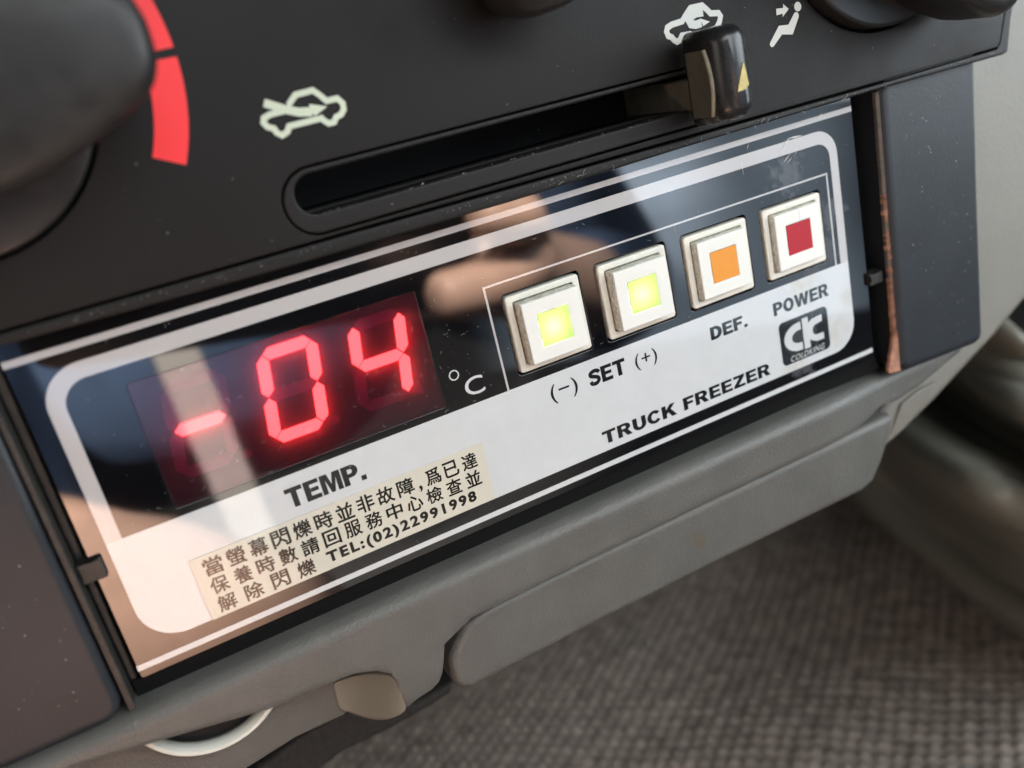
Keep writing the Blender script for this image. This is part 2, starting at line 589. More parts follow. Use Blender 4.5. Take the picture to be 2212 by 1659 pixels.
def arc(cx, cy, rx, ry, a0, a1, n=12):
    return [(cx + rx * math.cos(math.radians(a0 + (a1 - a0) * k / n)), cy + ry * math.sin(math.radians(a0 + (a1 - a0) * k / n))) for k in range(n + 1)]
def heavy_glyph(c):
    """heavy grotesque capitals, cap height 1: (width, loops)"""
    if c == 'T':
        return .86, [[(0, 1), (.86, 1), (.86, .78), (.57, .78), (.57, 0), (.29, 0), (.29, .78), (0, .78)]]
    if c == 'E':
        return .76, [[(0, 0), (.76, 0), (.76, .22), (.28, .22), (.28, .41), (.70, .41), (.70, .61), (.28, .61), (.28, .79), (.75, .79), (.75, 1), (0, 1)]]
    if c == 'F':
        return .72, [[(0, 0), (.28, 0), (.28, .39), (.64, .39), (.64, .60), (.28, .60), (.28, .78), (.72, .78), (.72, 1), (0, 1)]]
    if c == 'M':
        return 1.04, [[(0, 0), (0, 1), (.38, 1), (.52, .42), (.66, 1), (1.04, 1), (1.04, 0), (.79, 0), (.79, .72), (.61, 0), (.43, 0), (.25, .72), (.25, 0)]]
    if c == 'P':
        return .82, [[(0, 0), (0, 1), (.48, 1)] + arc(.48, .685, .34, .315, 90, -90) + [(.28, .37), (.28, 0)],
                     [(.28, .57), (.28, .80), (.42, .80)] + arc(.42, .685, .12, .115, 90, -90)]
    if c == 'R':
        return .90, [[(0, 0), (0, 1), (.50, 1)] + arc(.50, .70, .34, .30, 90, -62) + [(.90, 0), (.57, 0), (.38, .38), (.28, .38), (.28, 0)],
                     [(.28, .58), (.28, .80), (.44, .80)] + arc(.44, .69, .12, .11, 90, -90)]
    if c == 'D':
        return .86, [[(0, 0), (0, 1), (.38, 1)] + arc(.38, .5, .48, .5, 90, -90, 18), [(.28, .22), (.28, .78), (.36, .78)] + arc(.36, .5, .21, .28, 90, -90, 14)]
    if c == 'O':
        return .94, [arc(.47, .5, .47, .52, 0, 350, 35), arc(.47, .5, .19, .29, 0, 350, 35)]
    if c == 'C':
        return .88, [arc(.46, .5, .46, .52, 35, 325, 30) + arc(.46, .5, .19, .29, 325, 35, 24)]
    if c == 'U':
        return .86, [[(0, 1), (0, .40)] + arc(.43, .40, .43, .42, 180, 360, 18) + [(.86, 1), (.58, 1), (.58, .40)] + arc(.43, .40, .15, .19, 360, 180, 12) + [(.28, 1)]]
    if c == 'W':
        return 1.32, [[(0, 1), (.27, 1), (.40, .38), (.53, 1), (.79, 1), (.92, .38), (1.05, 1), (1.32, 1), (1.07, 0), (.80, 0), (.66, .62), (.52, 0), (.25, 0)]]
    if c == 'K':
        return .96, [[(0, 0), (0, 1), (.28, 1), (.28, .62), (.58, 1), (.93, 1), (.60, .61), (.96, 0), (.62, 0), (.41, .41), (.28, .27), (.28, 0)]]
    if c == 'Z':
        return .82, [[(.02, 1), (.80, 1), (.80, .80), (.36, .22), (.82, .22), (.82, 0), (0, 0), (0, .2), (.44, .78), (.02, .78)]]
    if c == 'S':
        ctr = smooth_loop([(.74, .72), (.66, .85), (.42, .895), (.17, .80), (.17, .64), (.40, .545), (.62, .44), (.665, .27), (.52, .13), (.38, .105), (.18, .15), (.10, .30)], closed=False, sub=4)
        return .80, stroke(ctr, .235, round_ends=False)
    if c == '.':
        return .26, [[(0, 0), (.26, 0), (.26, .25), (0, .25)]]
    return .30, []
def heavy(word, x0, y0, x1, y1, z, m, parent, gap=.075):
    loops, x = [], 0.0
    for c in word:
        w, ls = heavy_glyph(c)
        loops += [[(x + p[0], p[1]) for p in lp] for lp in ls]
        x += w + gap
    wd = x - gap
    loops = [[(x0 + p[0] / wd * (x1 - x0), y0 + p[1] * (y1 - y0)) for p in lp] for lp in loops]
    return filled('lettering', loops, z - 0.02, z, m, parent)

# ------------------------------------------------------------------ floor
def build_floor():
    Y = -180.0
    p0 = P(1106, 829, 0)
    a = math.radians(41.0)
    ux, uz = math.cos(a), math.sin(a)
    vx, vz = math.cos(a + math.radians(102)), math.sin(a + math.radians(102))
    pitch = 5.0
    sub = 5
    bm = bmesh.new()
    N1, N2 = 86, 80
    o0 = Vector((95, Y, -85))
    grid = []
    for i in range(-N1 * sub // 2, N1 * sub // 2 + 1):
        row = []
        for j in range(-N2 * sub // 2, N2 * sub // 2 + 1):
            u, v = i / sub, j / sub
            x = o0.x + (u * ux + v * vx) * pitch
            z = o0.z + (u * uz + v * vz) * pitch
            cu, cv = round(u), round(v)
            rnd = noise.noise(Vector((cu * 3.7, cv * 5.3, 1.0)))
            fu, fv = u - cu, v - cv
            h = 1.7 * (math.cos(math.pi * fu) ** 2) * (math.cos(math.pi * fv) ** 2) * (1 + 0.5 * rnd)
            x += 0.8 * noise.noise(Vector((u * 0.7, v * 0.7, 7)))
            z += 0.8 * noise.noise(Vector((u * 0.7, v * 0.7, 17)))
            h += 3.0 * noise.noise(Vector((u * 0.09, v * 0.09, 3)))
            row.append(bm.verts.new((x, Y + h, z)))
        grid.append(row)
    for i in range(len(grid) - 1):
        for j in range(len(grid[0]) - 1):
            bm.faces.new((grid[i][j], grid[i + 1][j], grid[i + 1][j + 1], grid[i][j + 1]))
    m = bpy.data.materials.new('woven_carpet')
    m.use_nodes = True
    nt = m.node_tree
    b = nt.nodes['Principled BSDF']
    b.inputs['Roughness'].default_value = 0.85
    n = nt.nodes.new('ShaderNodeTexNoise')
    geo = nt.nodes.new('ShaderNodeNewGeometry')
    n.inputs['Scale'].default_value = 150
    n.inputs['Detail'].default_value = 5
    nt.links.new(geo.outputs['Position'], n.inputs['Vector'])
    r = nt.nodes.new('ShaderNodeValToRGB')
    r.color_ramp.elements[0].position = 0.32
    r.color_ramp.elements[1].position = 0.72
    r.color_ramp.elements[0].color = (0.16, 0.134, 0.112, 1)
    r.color_ramp.elements[1].color = (0.35, 0.298, 0.255, 1)
    nt.links.new(n.outputs['Fac'], r.inputs['Fac'])
    nt.links.new(r.outputs['Color'], b.inputs['Base Color'])
    f = link_mesh('carpet', None, None, m, None, smooth=True, bm=bm)
    f['kind'] = 'structure'
    # the sheet it lies on, far wider than the picture
    g = link_mesh('floor', [(-900, Y - 5, -900), (1100, Y - 5, -900), (1100, Y - 5, 900), (-900, Y - 5, 900)], [(0, 1, 2, 3)],
                  mat('floor_felt', (0.03, 0.028, 0.026), 0.9, vary=0.3, vary_mm=15), None)
    g['kind'] = 'structure'
build_floor()

# ------------------------------------------------------------------ dashboard moulding
dash = thing('dashboard', (0, -60, -12), 'grey textured dashboard moulding curving round below and right of the dark display surround', 'dashboard')
def xy(lst, z):
    return [tuple(P(a, b, z)[:2]) for a, b in lst]
# side panel with the long curved silhouette, right of the post
def on_lean(lst, lift=0.0):
    out = []
    for a, b in lst:
        z = -6.0
        for _ in range(8):
            p = P(a, b, z)
            z = -3.0 - (p.y + 60) * 0.10 + lift
        out.append(tuple(p[:2]))
    return out
side = on_lean([(1975, 560), (2030, 60), (2080, -60), (2900, -60), (2900, 260), (2480, 420), (2290, 570), (2212, 662), (2155, 730), (2092, 798), (2028, 868), (1962, 934),
           (1903, 986), (1870, 1003), (1905, 900)])
o = filled('side_panel', [side], -16, -3, M['dash_lit'], dash, bevel=3.0, res=5)
bmx = bmesh.new()                                # the panel leans back towards its top
bmx.from_mesh(o.data)
oy = (o.location + dash.location).z / S
for v in bmx.verts:
    v.co.y += (v.co.z / S + oy + 60) * 0.10 * S
bmx.to_mesh(o.data)
bmx.free()
# small step facet beside the drawer
filled('side_step', [on_lean([(1948, 872), (1985, 842), (2020, 825), (1998, 870), (1958, 925), (1912, 968), (1932, 925)], 0.7)], -4.9, -3.6, M['dash_lit'], dash, bevel=0.4)
# lower trim: ledge, rounded nose and front face swept along x, lower edge cut to shape
def lower_trim():
    top = -30.7
    zfc = 5.6
    r = 2.6
    base = [(top, -12.0), (top, -6.0), (top, -2.0), (top, 0.5), (top - 0.06, 1.8)]
    cy, cz = top - 0.1 - r, zfc - r
    for k in range(11):
        a = math.radians(90 - 90 * k / 10)
        base.append((cy + r * math.sin(a), cz + r * math.cos(a)))
    hol = [P(717, 1478, zfc), P(767, 1459, zfc), P(816, 1453, zfc), P(848, 1462, zfc), P(861, 1480, zfc), P(858, 1540, zfc)]
    low = [(-110, -34.0), (-90.5, -34.2), (-76, -37.0), (-61.8, -39.9)]
    for h in hol:
        low.append((max(h.x, low[-1][0] + 0.25), h.y))
    for q in ((880, 1532), (905, 1512), (935, 1492), (950, 1476), (957, 1458), (960, 1430), (962, 1395), (985, 1372), (1020, 1338), (1060, 1318), (1200, 1247), (1500, 1100), (1700, 1006), (1880, 919), (1935, 888)):
        h = P(q[0], q[1], zfc)
        low.append((max(h.x, low[-1][0] + 0.2), h.y))
    low += [(86, -41.0), (93, -40.5), (100, -38.5), (107, -36.5)]
    xs = []
    for (a, b) in zip(low, low[1:]):
        k = max(1, int((b[0] - a[0]) / 2.5))
        for i in range(k):
            t = i / k
            xs.append((a[0] + (b[0] - a[0]) * t, a[1] + (b[1] - a[1]) * t))
    xs.append(low[-1])
    rings = []
    for (x, yl) in xs:
        f = min(1.0, max(0.0, (x - 62) / 30.0))
        f = f * f * (3 - 2 * f)
        dz, dy = -6.5 * f, -3.0 * f
        ring = [(x, y + dy, z + dz) for y, z in base]
        y0, z0 = ring[-1][1], ring[-1][2]
        for k in range(1, 7):
            t = k / 6
            ring.append((x, y0 + (yl + 0.8 - y0) * t, z0))
        ring += [(x, yl + 0.2, z0 - 0.25), (x, yl, z0 - 0.9), (x, yl, -12)]
        rings.append(ring)
    return loft('lower_trim', rings, M['dash'], dash, close_u=True, cap=True)
lower_trim()
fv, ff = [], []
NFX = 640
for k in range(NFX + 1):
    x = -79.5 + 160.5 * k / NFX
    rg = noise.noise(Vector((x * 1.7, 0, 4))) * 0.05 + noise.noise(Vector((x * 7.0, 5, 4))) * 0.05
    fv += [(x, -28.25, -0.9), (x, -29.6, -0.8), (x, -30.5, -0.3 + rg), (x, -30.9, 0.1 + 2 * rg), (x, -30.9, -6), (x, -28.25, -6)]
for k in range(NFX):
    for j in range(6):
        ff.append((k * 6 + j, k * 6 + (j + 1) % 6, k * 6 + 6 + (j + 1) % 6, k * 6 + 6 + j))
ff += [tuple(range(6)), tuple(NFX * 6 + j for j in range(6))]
link_mesh('shade_strip', fv, ff, mat('shade_black', (0.004, 0.0038, 0.0036), 0.95, spec=0.2, grain=0.5, grain_mm=0.3), dash)  # black strip added for the shade in the gap under the plate
# recessed strip under the trim on the left, and the pale hollow at its end
filled('underside', [xy([(-60, 1640), (120, 1640), (590, 1500), (735, 1440), (750, 1540), (742, 1547), (640, 1594), (535, 1660), (470, 1730), (-60, 1800)], -5)],
       -8, -5, M['dash'], dash, bevel=0.5)
hv = [P(728, 1452, -4.4), P(748, 1545, -4.4), P(775, 1548, -2.5), P(800, 1553, 1.0), P(770, 1446, -2.5), P(815, 1448, 1.5), P(845, 1458, 3.5), P(838, 1540, 3.6),
      P(860, 1490, 4.9), P(858, 1525, 5.0)]
# drawer face below the seam
dr = xy([(985, 1482), (976, 1462), (973, 1430), (984, 1396), (1010, 1350), (1060, 1312), (1200, 1242), (1500, 1098), (1700, 1003), (1880, 918), (1928, 896),
         (1933, 908), (1924, 950), (1908, 1000), (1890, 1042), (1868, 1062), (1600, 1193), (1300, 1344), (1060, 1470), (1020, 1490), (1000, 1490)], 3.2)
drawer = thing('storage_drawer', (20, -56, -10), 'pale grey drawer front with a small brown stain under the dashboard lip', 'drawer')
filled('drawer_front', [dr], -10, 3.2, M['dash'], drawer, bevel=1.6, res=4)
# dark hollow behind everything
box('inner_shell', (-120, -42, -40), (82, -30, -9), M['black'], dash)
box('under_block', (-46, -57, -40), (72, -46, -18), M['groovy'], dash, bevel=5, seg=4)  # dark block added for the shade in the gap beside the drawer
# dark sheet standing for the shadow under the dash on the left
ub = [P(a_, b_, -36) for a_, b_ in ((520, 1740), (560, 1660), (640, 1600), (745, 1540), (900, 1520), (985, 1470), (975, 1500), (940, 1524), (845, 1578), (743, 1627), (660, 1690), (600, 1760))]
filled('shade_sheet', [[tuple(p[:2]) for p in ub]], -46, -36, M['groovy'], dash, bevel=1.5)
# polished ring hanging out under the trim
ring = thing('lighter_ring', (-70, -50, -3), 'pale glossy socket ring peeping out below the trim at lower left', 'ring')
a, b, c = P(362, 1633, -2), P(470, 1625, -2), P(583, 1543, -2)
def circle3(a, b, c):
    ax, ay, bx, by, cx, cy = a.x, a.y, b.x, b.y, c.x, c.y
    d = 2 * (ax * (by - cy) + bx * (cy - ay) + cx * (ay - by))
    ux = ((ax * ax + ay * ay) * (by - cy) + (bx * bx + by * by) * (cy - ay) + (cx * cx + cy * cy) * (ay - by)) / d
    uy = ((ax * ax + ay * ay) * (cx - bx) + (bx * bx + by * by) * (ax - cx) + (cx * cx + cy * cy) * (bx - ax)) / d
    return ux, uy, math.hypot(ax - ux, ay - uy)
rx, ry, rr = circle3(a, b, c)
rings = []
for k in range(49):
    t = math.radians(172 + 196 * k / 48)
    rings.append([(rx + (rr - 0.9 + 0.9 * math.cos(q)) * math.cos(t), ry + (rr - 0.9 + 0.9 * math.cos(q)) * math.sin(t), -3 + 1.6 * math.sin(q))
                  for q in [2 * math.pi * j / 10 for j in range(10)]])
loft('rim', rings, M['ring'], ring)
filled('socket_cup', [circ(rx, ry, rr - 1.6, 40, 172, 368)], -4.9, -4.4, M['black'], ring)

# ------------------------------------------------------------------ dark surround of the display (left box and right post)
sur = thing('display_surround', (0, -34, -10), 'dark grey moulded surround with a post each side of the freezer display', 'surround')
z = 3.6
lb = xy([(-80, 640), (0, 862), (60, 975), (160, 1225), (240, 1425), (272, 1506)], z)
lb = [(-110, 24.0), (-80.9, 24.0), (-81.2, 0), (-81.3, -26.5)] + [(-84.8 + 3.5 * math.cos(math.radians(a)), -27.6 + 3.5 * math.sin(math.radians(a))) for a in (0, -20, -40, -60, -80, -90)] + [(-95, -31.0), (-110, -30.6)]
filled('side_box', [lb], -8, 3.6, M['fascia'], sur, bevel=1.6, res=4)
pz = 3.0
pl = P(1948, 800, pz)
post = [(85.0, 33), (84.3, -30.6), (84.9, -32.1), (86.5, -33.2), (108.2, -34.3), (109.9, -33.7), (110.7, -32.0), (111.4, 2), (112.6, 33)]
filled('side_post', [post], -18, pz, M['fascia'], sur, bevel=2.0, res=5)
# worn edge of the post: bare strip with torn outline
def strip(name, m, y0, y1, fa, fb, za, zb):
    rows = 60
    verts, faces = [], []
    for k in range(rows + 1):
        y = y0 + (y1 - y0) * k / rows
        a, b = fa(y), fb(y)
        verts += [(a, y, za), (b, y, zb), (b + 0.2, y, zb - 0.8), (a, y, za - 0.8)]
    for k in range(rows):
        for j in range(4):
            faces.append((k * 4 + j, k * 4 + (j + 1) % 4, k * 4 + 4 + (j + 1) % 4, k * 4 + 4 + j))
    faces += [(0, 1, 2, 3), tuple(rows * 4 + j for j in range(4))]
    return link_mesh(name, verts, faces, m, sur)
nz = lambda y, s, o: noise.noise(Vector((o, y * s, 2.0)))
edge_x = lambda y: 84.75 + 0.012 * (y - 27)
strip('metal_edge', mat('thin_metal_edge', (0.13, 0.115, 0.10), 0.5, vary=0.4, vary_mm=2), 27.6, -31.4, lambda y: edge_x(y) - 0.22, lambda y: edge_x(y) + 0.25, 1.9, 2.35)
for ya, yb in ((7.0, 1.2), (-0.6, -6.8), (-8.2, -10.2)):
    strip('worn_edge', M['copper'], ya, yb, lambda y: edge_x(y) - 0.2 - 0.5 * max(0, nz(y, 0.8, 1)), lambda y: edge_x(y) + 0.08 + 0.4 * nz(y, 0.7, 6), 1.95, 2.5)
strip('worn_edge', M['copper'], -11.0, -23.5, lambda y: edge_x(y) - 0.25 - 0.3 * max(0, nz(y, 0.9, 11)), lambda y: edge_x(y) + 0.0 + 0.6 * nz(y, 0.7, 9), 1.9, 2.45)
strip('worn_edge', M['copper'], -23.0, -32.2, lambda y: edge_x(y) - 0.2 - 2.3 * max(0.0, 1 - abs(y + 31.0) / 7.5) ** 1.2 + 0.3 * nz(y, 0.9, 3), lambda y: edge_x(y) + 0.35, 1.95, 2.5)
# painted metal sleeve the controller slides in
slv = thing('mounting_sleeve', (0, -30, -20), 'thin black metal mounting sleeve lining the gap round the freezer display', 'sleeve')
filled('sleeve_wall', [[(-80.9, 30), (-80.1, 30), (-79.9, -30.2), (-80.6, -32.6), (-81.0, -30.6)]], -20, 3.0, M['sleeve'], slv, bevel=0.2)
filled('sleeve_wall', [[(83.2, 30), (84.2, 30), (83.8, -31.5), (82.8, -31.2)]], -20, -6, M['sleeve'], slv, bevel=0.2)
filled('sleeve_wall', [[(-80.0, 30), (-78.4, 30), (-78.6, -31.0), (-79.8, -32.0)]], -20, -1.4, M['sleeve'], slv, bevel=0.4)
filled('sleeve_back', [[(-82, 31), (86, 31), (86, -31), (-82, -31)]], -22, -20.5, M['black'], slv)

# ------------------------------------------------------------------ freezer controller
fc = thing('freezer_controller', (0, -28, -18), 'black glossy truck freezer temperature display with white printed band and four square buttons', 'temperature controller')
BX = [(4.7, 4.75), (23.6, 4.7), (42.7, 4.55), (61.6, 4.5)]
holes = [rrect(cx - 7.85, cy - 7.55, cx + 7.85, cy + 7.55, 0.8, 4) for cx, cy in BX]
win = rrect(-64, -3.2, -17.9, 17.8, 0.4, 3)
filled('faceplate', [rrect(-78.0, -28.0, 79.9, 30.5, 0.5, 3)] + holes + [win], -2.2, 0.0, M['plate'], fc, bevel=0.12, res=2)
box('housing', (-77, -27.4, -19), (79, 30, -3.2), M['black'], fc)
# prints: thin ink layers
zi = 0.03
fr_o = rrect(-75, -23.24, 75, 23.24, [6.5, 6.0, 5.0, 6.0], 10)
fr_i = rrect(-72.6, -21.0, 73.0, 20.75, [4.0, 4.0, 3.0, 4.0], 10)
top_cut = -4.55
def clip_loop(loop, y0, keep_above):
    out = []
    n = len(loop)
    for i in range(n):
        a, b = loop[i], loop[(i + 1) % n]
        ia, ib = (a[1] >= y0) == keep_above, (b[1] >= y0) == keep_above
        if ia:
            out.append(a)
        if ia != ib:
            t = (y0 - a[1]) / (b[1] - a[1])
            out.append((a[0] + (b[0] - a[0]) * t, y0))
    return out
upo = clip_loop(fr_o, top_cut, True)
upi = clip_loop(fr_i, top_cut, True)
# open frame (three sides) as one outline: outer path then inner path reversed
def open_frame(o, i):
    def start(loop):
        # rotate so that the loop starts at the right end of the cut and ends at the left end
        idx = [k for k in range(len(loop)) if abs(loop[k][1] - top_cut) < 1e-6]
        k = max(idx, key=lambda q: loop[q][0])
        return loop[k:] + loop[:k]
    a, b = start(o), start(i)
    return a + list(reversed(b))
filled('frame_print', [open_frame(upo, upi)], 0.005, zi, M['print_silver'], fc)
filled('white_band', [clip_loop(fr_o, top_cut - 0.0, False)], 0.005, zi, M['print_white'], fc)
filled('line_print', [[(-78, 25.1), (79.8, 25.1), (79.8, 26.15), (-78, 26.15)]], 0.005, zi, M['print_silver'], fc)
filled('line_print', [[(-78, -26.6), (79.4, -26.6), (79.4, -25.6), (-78, -25.6)]], 0.005, zi, M['print_white'], fc)
filled('button_outline_print', [[(-6.0, top_cut), (-6.0, 14.75), (71.9, 14.75), (71.9, top_cut), (71.5, top_cut), (71.5, 14.4), (-5.6, 14.4), (-5.6, top_cut)]],
       0.005, zi, M['print_silver'], fc)
# lettering
zt = 0.06
BOLD = 0.045
heavy('TEMP.', -48.0, -10.25, -34.4, -6.75, zt, M['print_black'], fc)
heavy('SET', 10.2, -9.75, 18.3, -6.6, zt, M['print_black'], fc)
text('(−)', 2.0, -10.3, 7.7, -6.5, zt, M['print_black'], fc, bold=0.004, spacing=1.1)
text('(+)', 20.5, -10.3, 25.5, -6.9, zt, M['print_black'], fc, bold=0.004, spacing=1.1)
heavy('DEF.', 38.3, -10.0, 47.4, -7.35, zt, M['print_black'], fc)
heavy('POWER', 54.2, -10.2, 68.9, -7.45, zt, M['print_black'], fc)
heavy('TRUCK FREEZER', 10.5, -21.85, 51.4, -19.25, zt, M['print_black'], fc, gap=.10)
filled('degree_print', [circ(-14.9, 1.7, 0.95, 28), circ(-14.9, 1.7, 0.72, 28)], 0.005, zi, M['print_white'], fc)
text('C', -13.6, -3.0, -9.9, 0.3, zi, M['print_white'], fc, bold=0.006)
# emblem: two letter shapes in a dark rounded square with a slanted line of small letters
lx, ly = 54.9, -21.5
logo = filled('emblem', [rrect(54.9, -21.55, 67.9, -12.1, 1.1, 6)], 0.02, zt, M['print_grey'], fc)
zl = 0.09
def ringseg(cx, cy, ro, ri, a0, a1, n=26, sx=1.0):
    o = [(cx + sx * ro * math.cos(math.radians(a0 + (a1 - a0) * k / n)), cy + ro * math.sin(math.radians(a0 + (a1 - a0) * k / n))) for k in range(n + 1)]
    i = [(cx + sx * ri * math.cos(math.radians(a0 + (a1 - a0) * k / n)), cy + ri * math.sin(math.radians(a0 + (a1 - a0) * k / n))) for k in range(n + 1)]
    return o + list(reversed(i))
cyl = -16.35
cc = [(60.55, cyl + 3.05)] + [(60.0 + 4.1 * math.cos(math.radians(a)), cyl + 3.05 * math.sin(math.radians(a))) for a in range(90, 271, 9)] + [(60.55, cyl - 3.05),
      (60.55, cyl - 1.35)] + [(60.1 + 2.15 * math.cos(math.radians(a)), cyl + 1.4 * math.sin(math.radians(a))) for a in range(270, 89, -9)] + [(60.55, cyl + 1.35)]
filled('emblem_letter', [cc], 0.05, zl, M['print_white'], logo)
kk = [(61.0, -12.9), (62.6, -12.9), (62.6, -14.3)]
kk += [(62.9, -14.15), (63.6, -13.7), (66.3, -13.55), (66.3, -15.0), (64.9, -15.15)]
kk += [(64.6 + 1.05 * math.cos(math.radians(a)), -16.35 + 1.15 * math.sin(math.radians(a))) for a in range(100, 265, 15)]
kk += [(65.0, -17.5), (66.4, -17.55), (66.4, -18.95), (64.4, -18.9), (63.3, -18.4), (62.6, -17.9), (62.6, -19.6), (61.0, -19.6)]
filled('emblem_letter', [kk], 0.05, zl, M['print_white'], logo)
text('COLDKING', 57.0, -21.2, 66.3, -19.95, zl, M['print_white'], logo, bold=0.004, shear=0.3, spacing=1.1)

# display pocket, segments and smoked window
zb = -2.0
disp = filled('display_window', [win], -0.03, -0.01, M['window'], fc)
filled('display_back', [rrect(-63.9, -3.1, -18.0, 17.7, 0.3, 2)], zb - 0.6, zb, M['pocket'], disp)
SEG = {}
def seg_polys(ox, oy, w=10.0, h=15.7, t=1.92, sl=0.15, gap=0.13):
    """seven hexagonal segments, slanted"""
    def hx(x0, x1, y):
        k = t / 2
        return [(x0 + gap, y), (x0 + k + gap, y + k), (x1 - k - gap, y + k), (x1 - gap, y), (x1 - k - gap, y - k), (x0 + k + gap, y - k)]
    def vx(x, y0, y1):
        k = t / 2
        return [(x, y0 + gap), (x + k, y0 + k + gap), (x + k, y1 - k - gap), (x, y1 - gap), (x - k, y1 - k - gap), (x - k, y0 + k + gap)]
    x0, x1, y0, y1, ym = t / 2, w - t / 2, t / 2, h - t / 2, h / 2
    d = {'a': hx(x0, x1, y1), 'g': hx(x0, x1, ym), 'd': hx(x0, x1, y0), 'f': vx(x0, ym, y1), 'b': vx(x1, ym, y1), 'e': vx(x0, y0, ym), 'c': vx(x1, y0, ym)}
    # the outer segments get outward square-ish corners like the real digits
    return {k: [(ox + x + sl * y, oy + y) for x, y in v] for k, v in d.items()}
zs = -1.5
for (ox, oy, on) in ((-62.4, 0.2, 'g'), (-47.35, 0.45, 'abcdef'), (-32.2, 0.2, 'bcfg')):
    for k, poly in seg_polys(ox, oy).items():
        if k in on:
            filled('lit_segment', [poly], zs - 0.2, zs, M['seg_on'], disp)
        else:
            filled('dark_segment', [poly], zs - 0.32, zs - 0.12, M['seg_off'], disp)
    filled('decimal_point', [circ(ox + 11.2, oy + 0.6, 0.75, 20)], zs - 0.32, zs - 0.12, M['seg_off'], disp)

# buttons
CAPZ = [2.8, 2.7, 2.0, 1.75]
for i, (cx, cy) in enumerate(BX):
    h = 7.42
    hy = 7.1
    bz = filled('push_button', [rrect(cx - h, cy - hy, cx + h, cy + hy, 0.6, 4), rrect(cx - 6.05, cy - 5.85, cx + 6.05, cy + 5.85, 0.2, 2)], -3.0, 0.45,
                [M['bezel']], fc, bevel=0.28, res=2)
    zc = CAPZ[i]
    lw = 3.08
    capn = filled('button_cap', [rrect(cx - 5.72, cy - 5.6, cx + 5.72, cy + 5.6, 0.25, 2), rrect(cx - lw, cy - lw * 0.98, cx + lw, cy + lw * 0.98, 0.05, 1)],
                  -2.6, zc, M['cap'], bz, bevel=0.22, res=2)
    # grimy side walls
    filled('cap_edge', [rrect(cx - 5.77, cy - 5.65, cx + 5.77, cy + 5.65, 0.25, 2), rrect(cx - 5.6, cy - 5.5, cx + 5.6, cy + 5.5, 0.2, 2)],
           -2.5, zc - 0.35, M['grime'], bz)
    lens_m = M['lens'] if i < 2 else (M['orange'] if i == 2 else M['red_inlay'])
    a_, b_ = lw - 0.01, lw * 0.98 - 0.01
    ln = link_mesh('indicator_lens', [(cx - a_, cy - b_, zc - 0.03), (cx + a_, cy - b_, zc - 0.03), (cx + a_, cy + b_, zc - 0.03), (cx - a_, cy + b_, zc - 0.03)], [(0, 1, 2, 3)], lens_m, bz)
    if i < 2:
        bm = bmesh.new()
        bmesh.ops.create_icosphere(bm, subdivisions=2, radius=0.5)
        for v in bm.verts:
            v.co += Vector((cx - 0.4, cy + 0.0, zc - 2.1))
        link_mesh('led', None, None, M['led'], bz, bm=bm)
    if i == 3:
        filled('crack', [[(cx + 0.55, cy + 3.1), (cx + 0.62, cy + 5.5), (cx + 0.5, cy + 5.5), (cx + 0.47, cy + 3.1)]], zc - 0.005, zc + 0.012, M['grime'], bz)
    filled('button_well', [rrect(cx - 7.7, cy - 7.4, cx + 7.7, cy + 7.4, 0.6, 3)], -3.15, -2.95, M['black'], bz)
# little clips at the plate's ends
for (x0, x1, y0, y1) in ((-79.9, -76.2, -9.2, -5.6), (79.6, 83.4, -11.6, -8.8)):
    box('clip', (x0, y0, -2), (x1, y1, 1.0), M['sleeve'], fc, bevel=0.35)

# ------------------------------------------------------------------ sticker on the plate
st = thing('sticker', (-39, -17.5, 0.06), 'cream notice sticker with three lines of small dark Chinese print and a telephone number', 'sticker')
filled('backing', [[(-65.0, -23.3), (-13.4, -23.15), (-13.1, -11.85), (-65.2, -12.1)]], 0.06, 0.17, M['sticker'], st)
zk = 0.19
def cjk(s, xs, y0, y1, w):
    for ch, x in zip(s, xs):
        text(ch, x - w / 2, y0, x + w / 2, y1, zk, M['sticker_ink'], st, bold=0.021)
def spread(a, b, n):
    return [a + (b - a) * k / (n - 1) for k in range(n)]
L1 = '當螢幕閃爍時並非故障'
cjk(L1, spread(-62.0, -28.6, 10), -15.9, -12.75, 3.05)
text(',', -26.3, -16.3, -25.7, -15.1, zk, M['sticker_ink'], st, bold=0.02)
cjk('爲已達', (-23.4, -19.9, -16.3), -15.9, -12.85, 2.9)
cjk('保養時數請回服務中心檢查並', spread(-62.1, -16.4, 13), -19.3, -16.3, 2.95)
cjk('解除閃爍', spread(-62.0, -48.6, 4), -22.75, -19.75, 3.0)
text('TEL:(02)22991998', -44.9, -22.6, -16.7, -19.95, zk, M['sticker_ink'], st, bold=0.048, spacing=1.28)

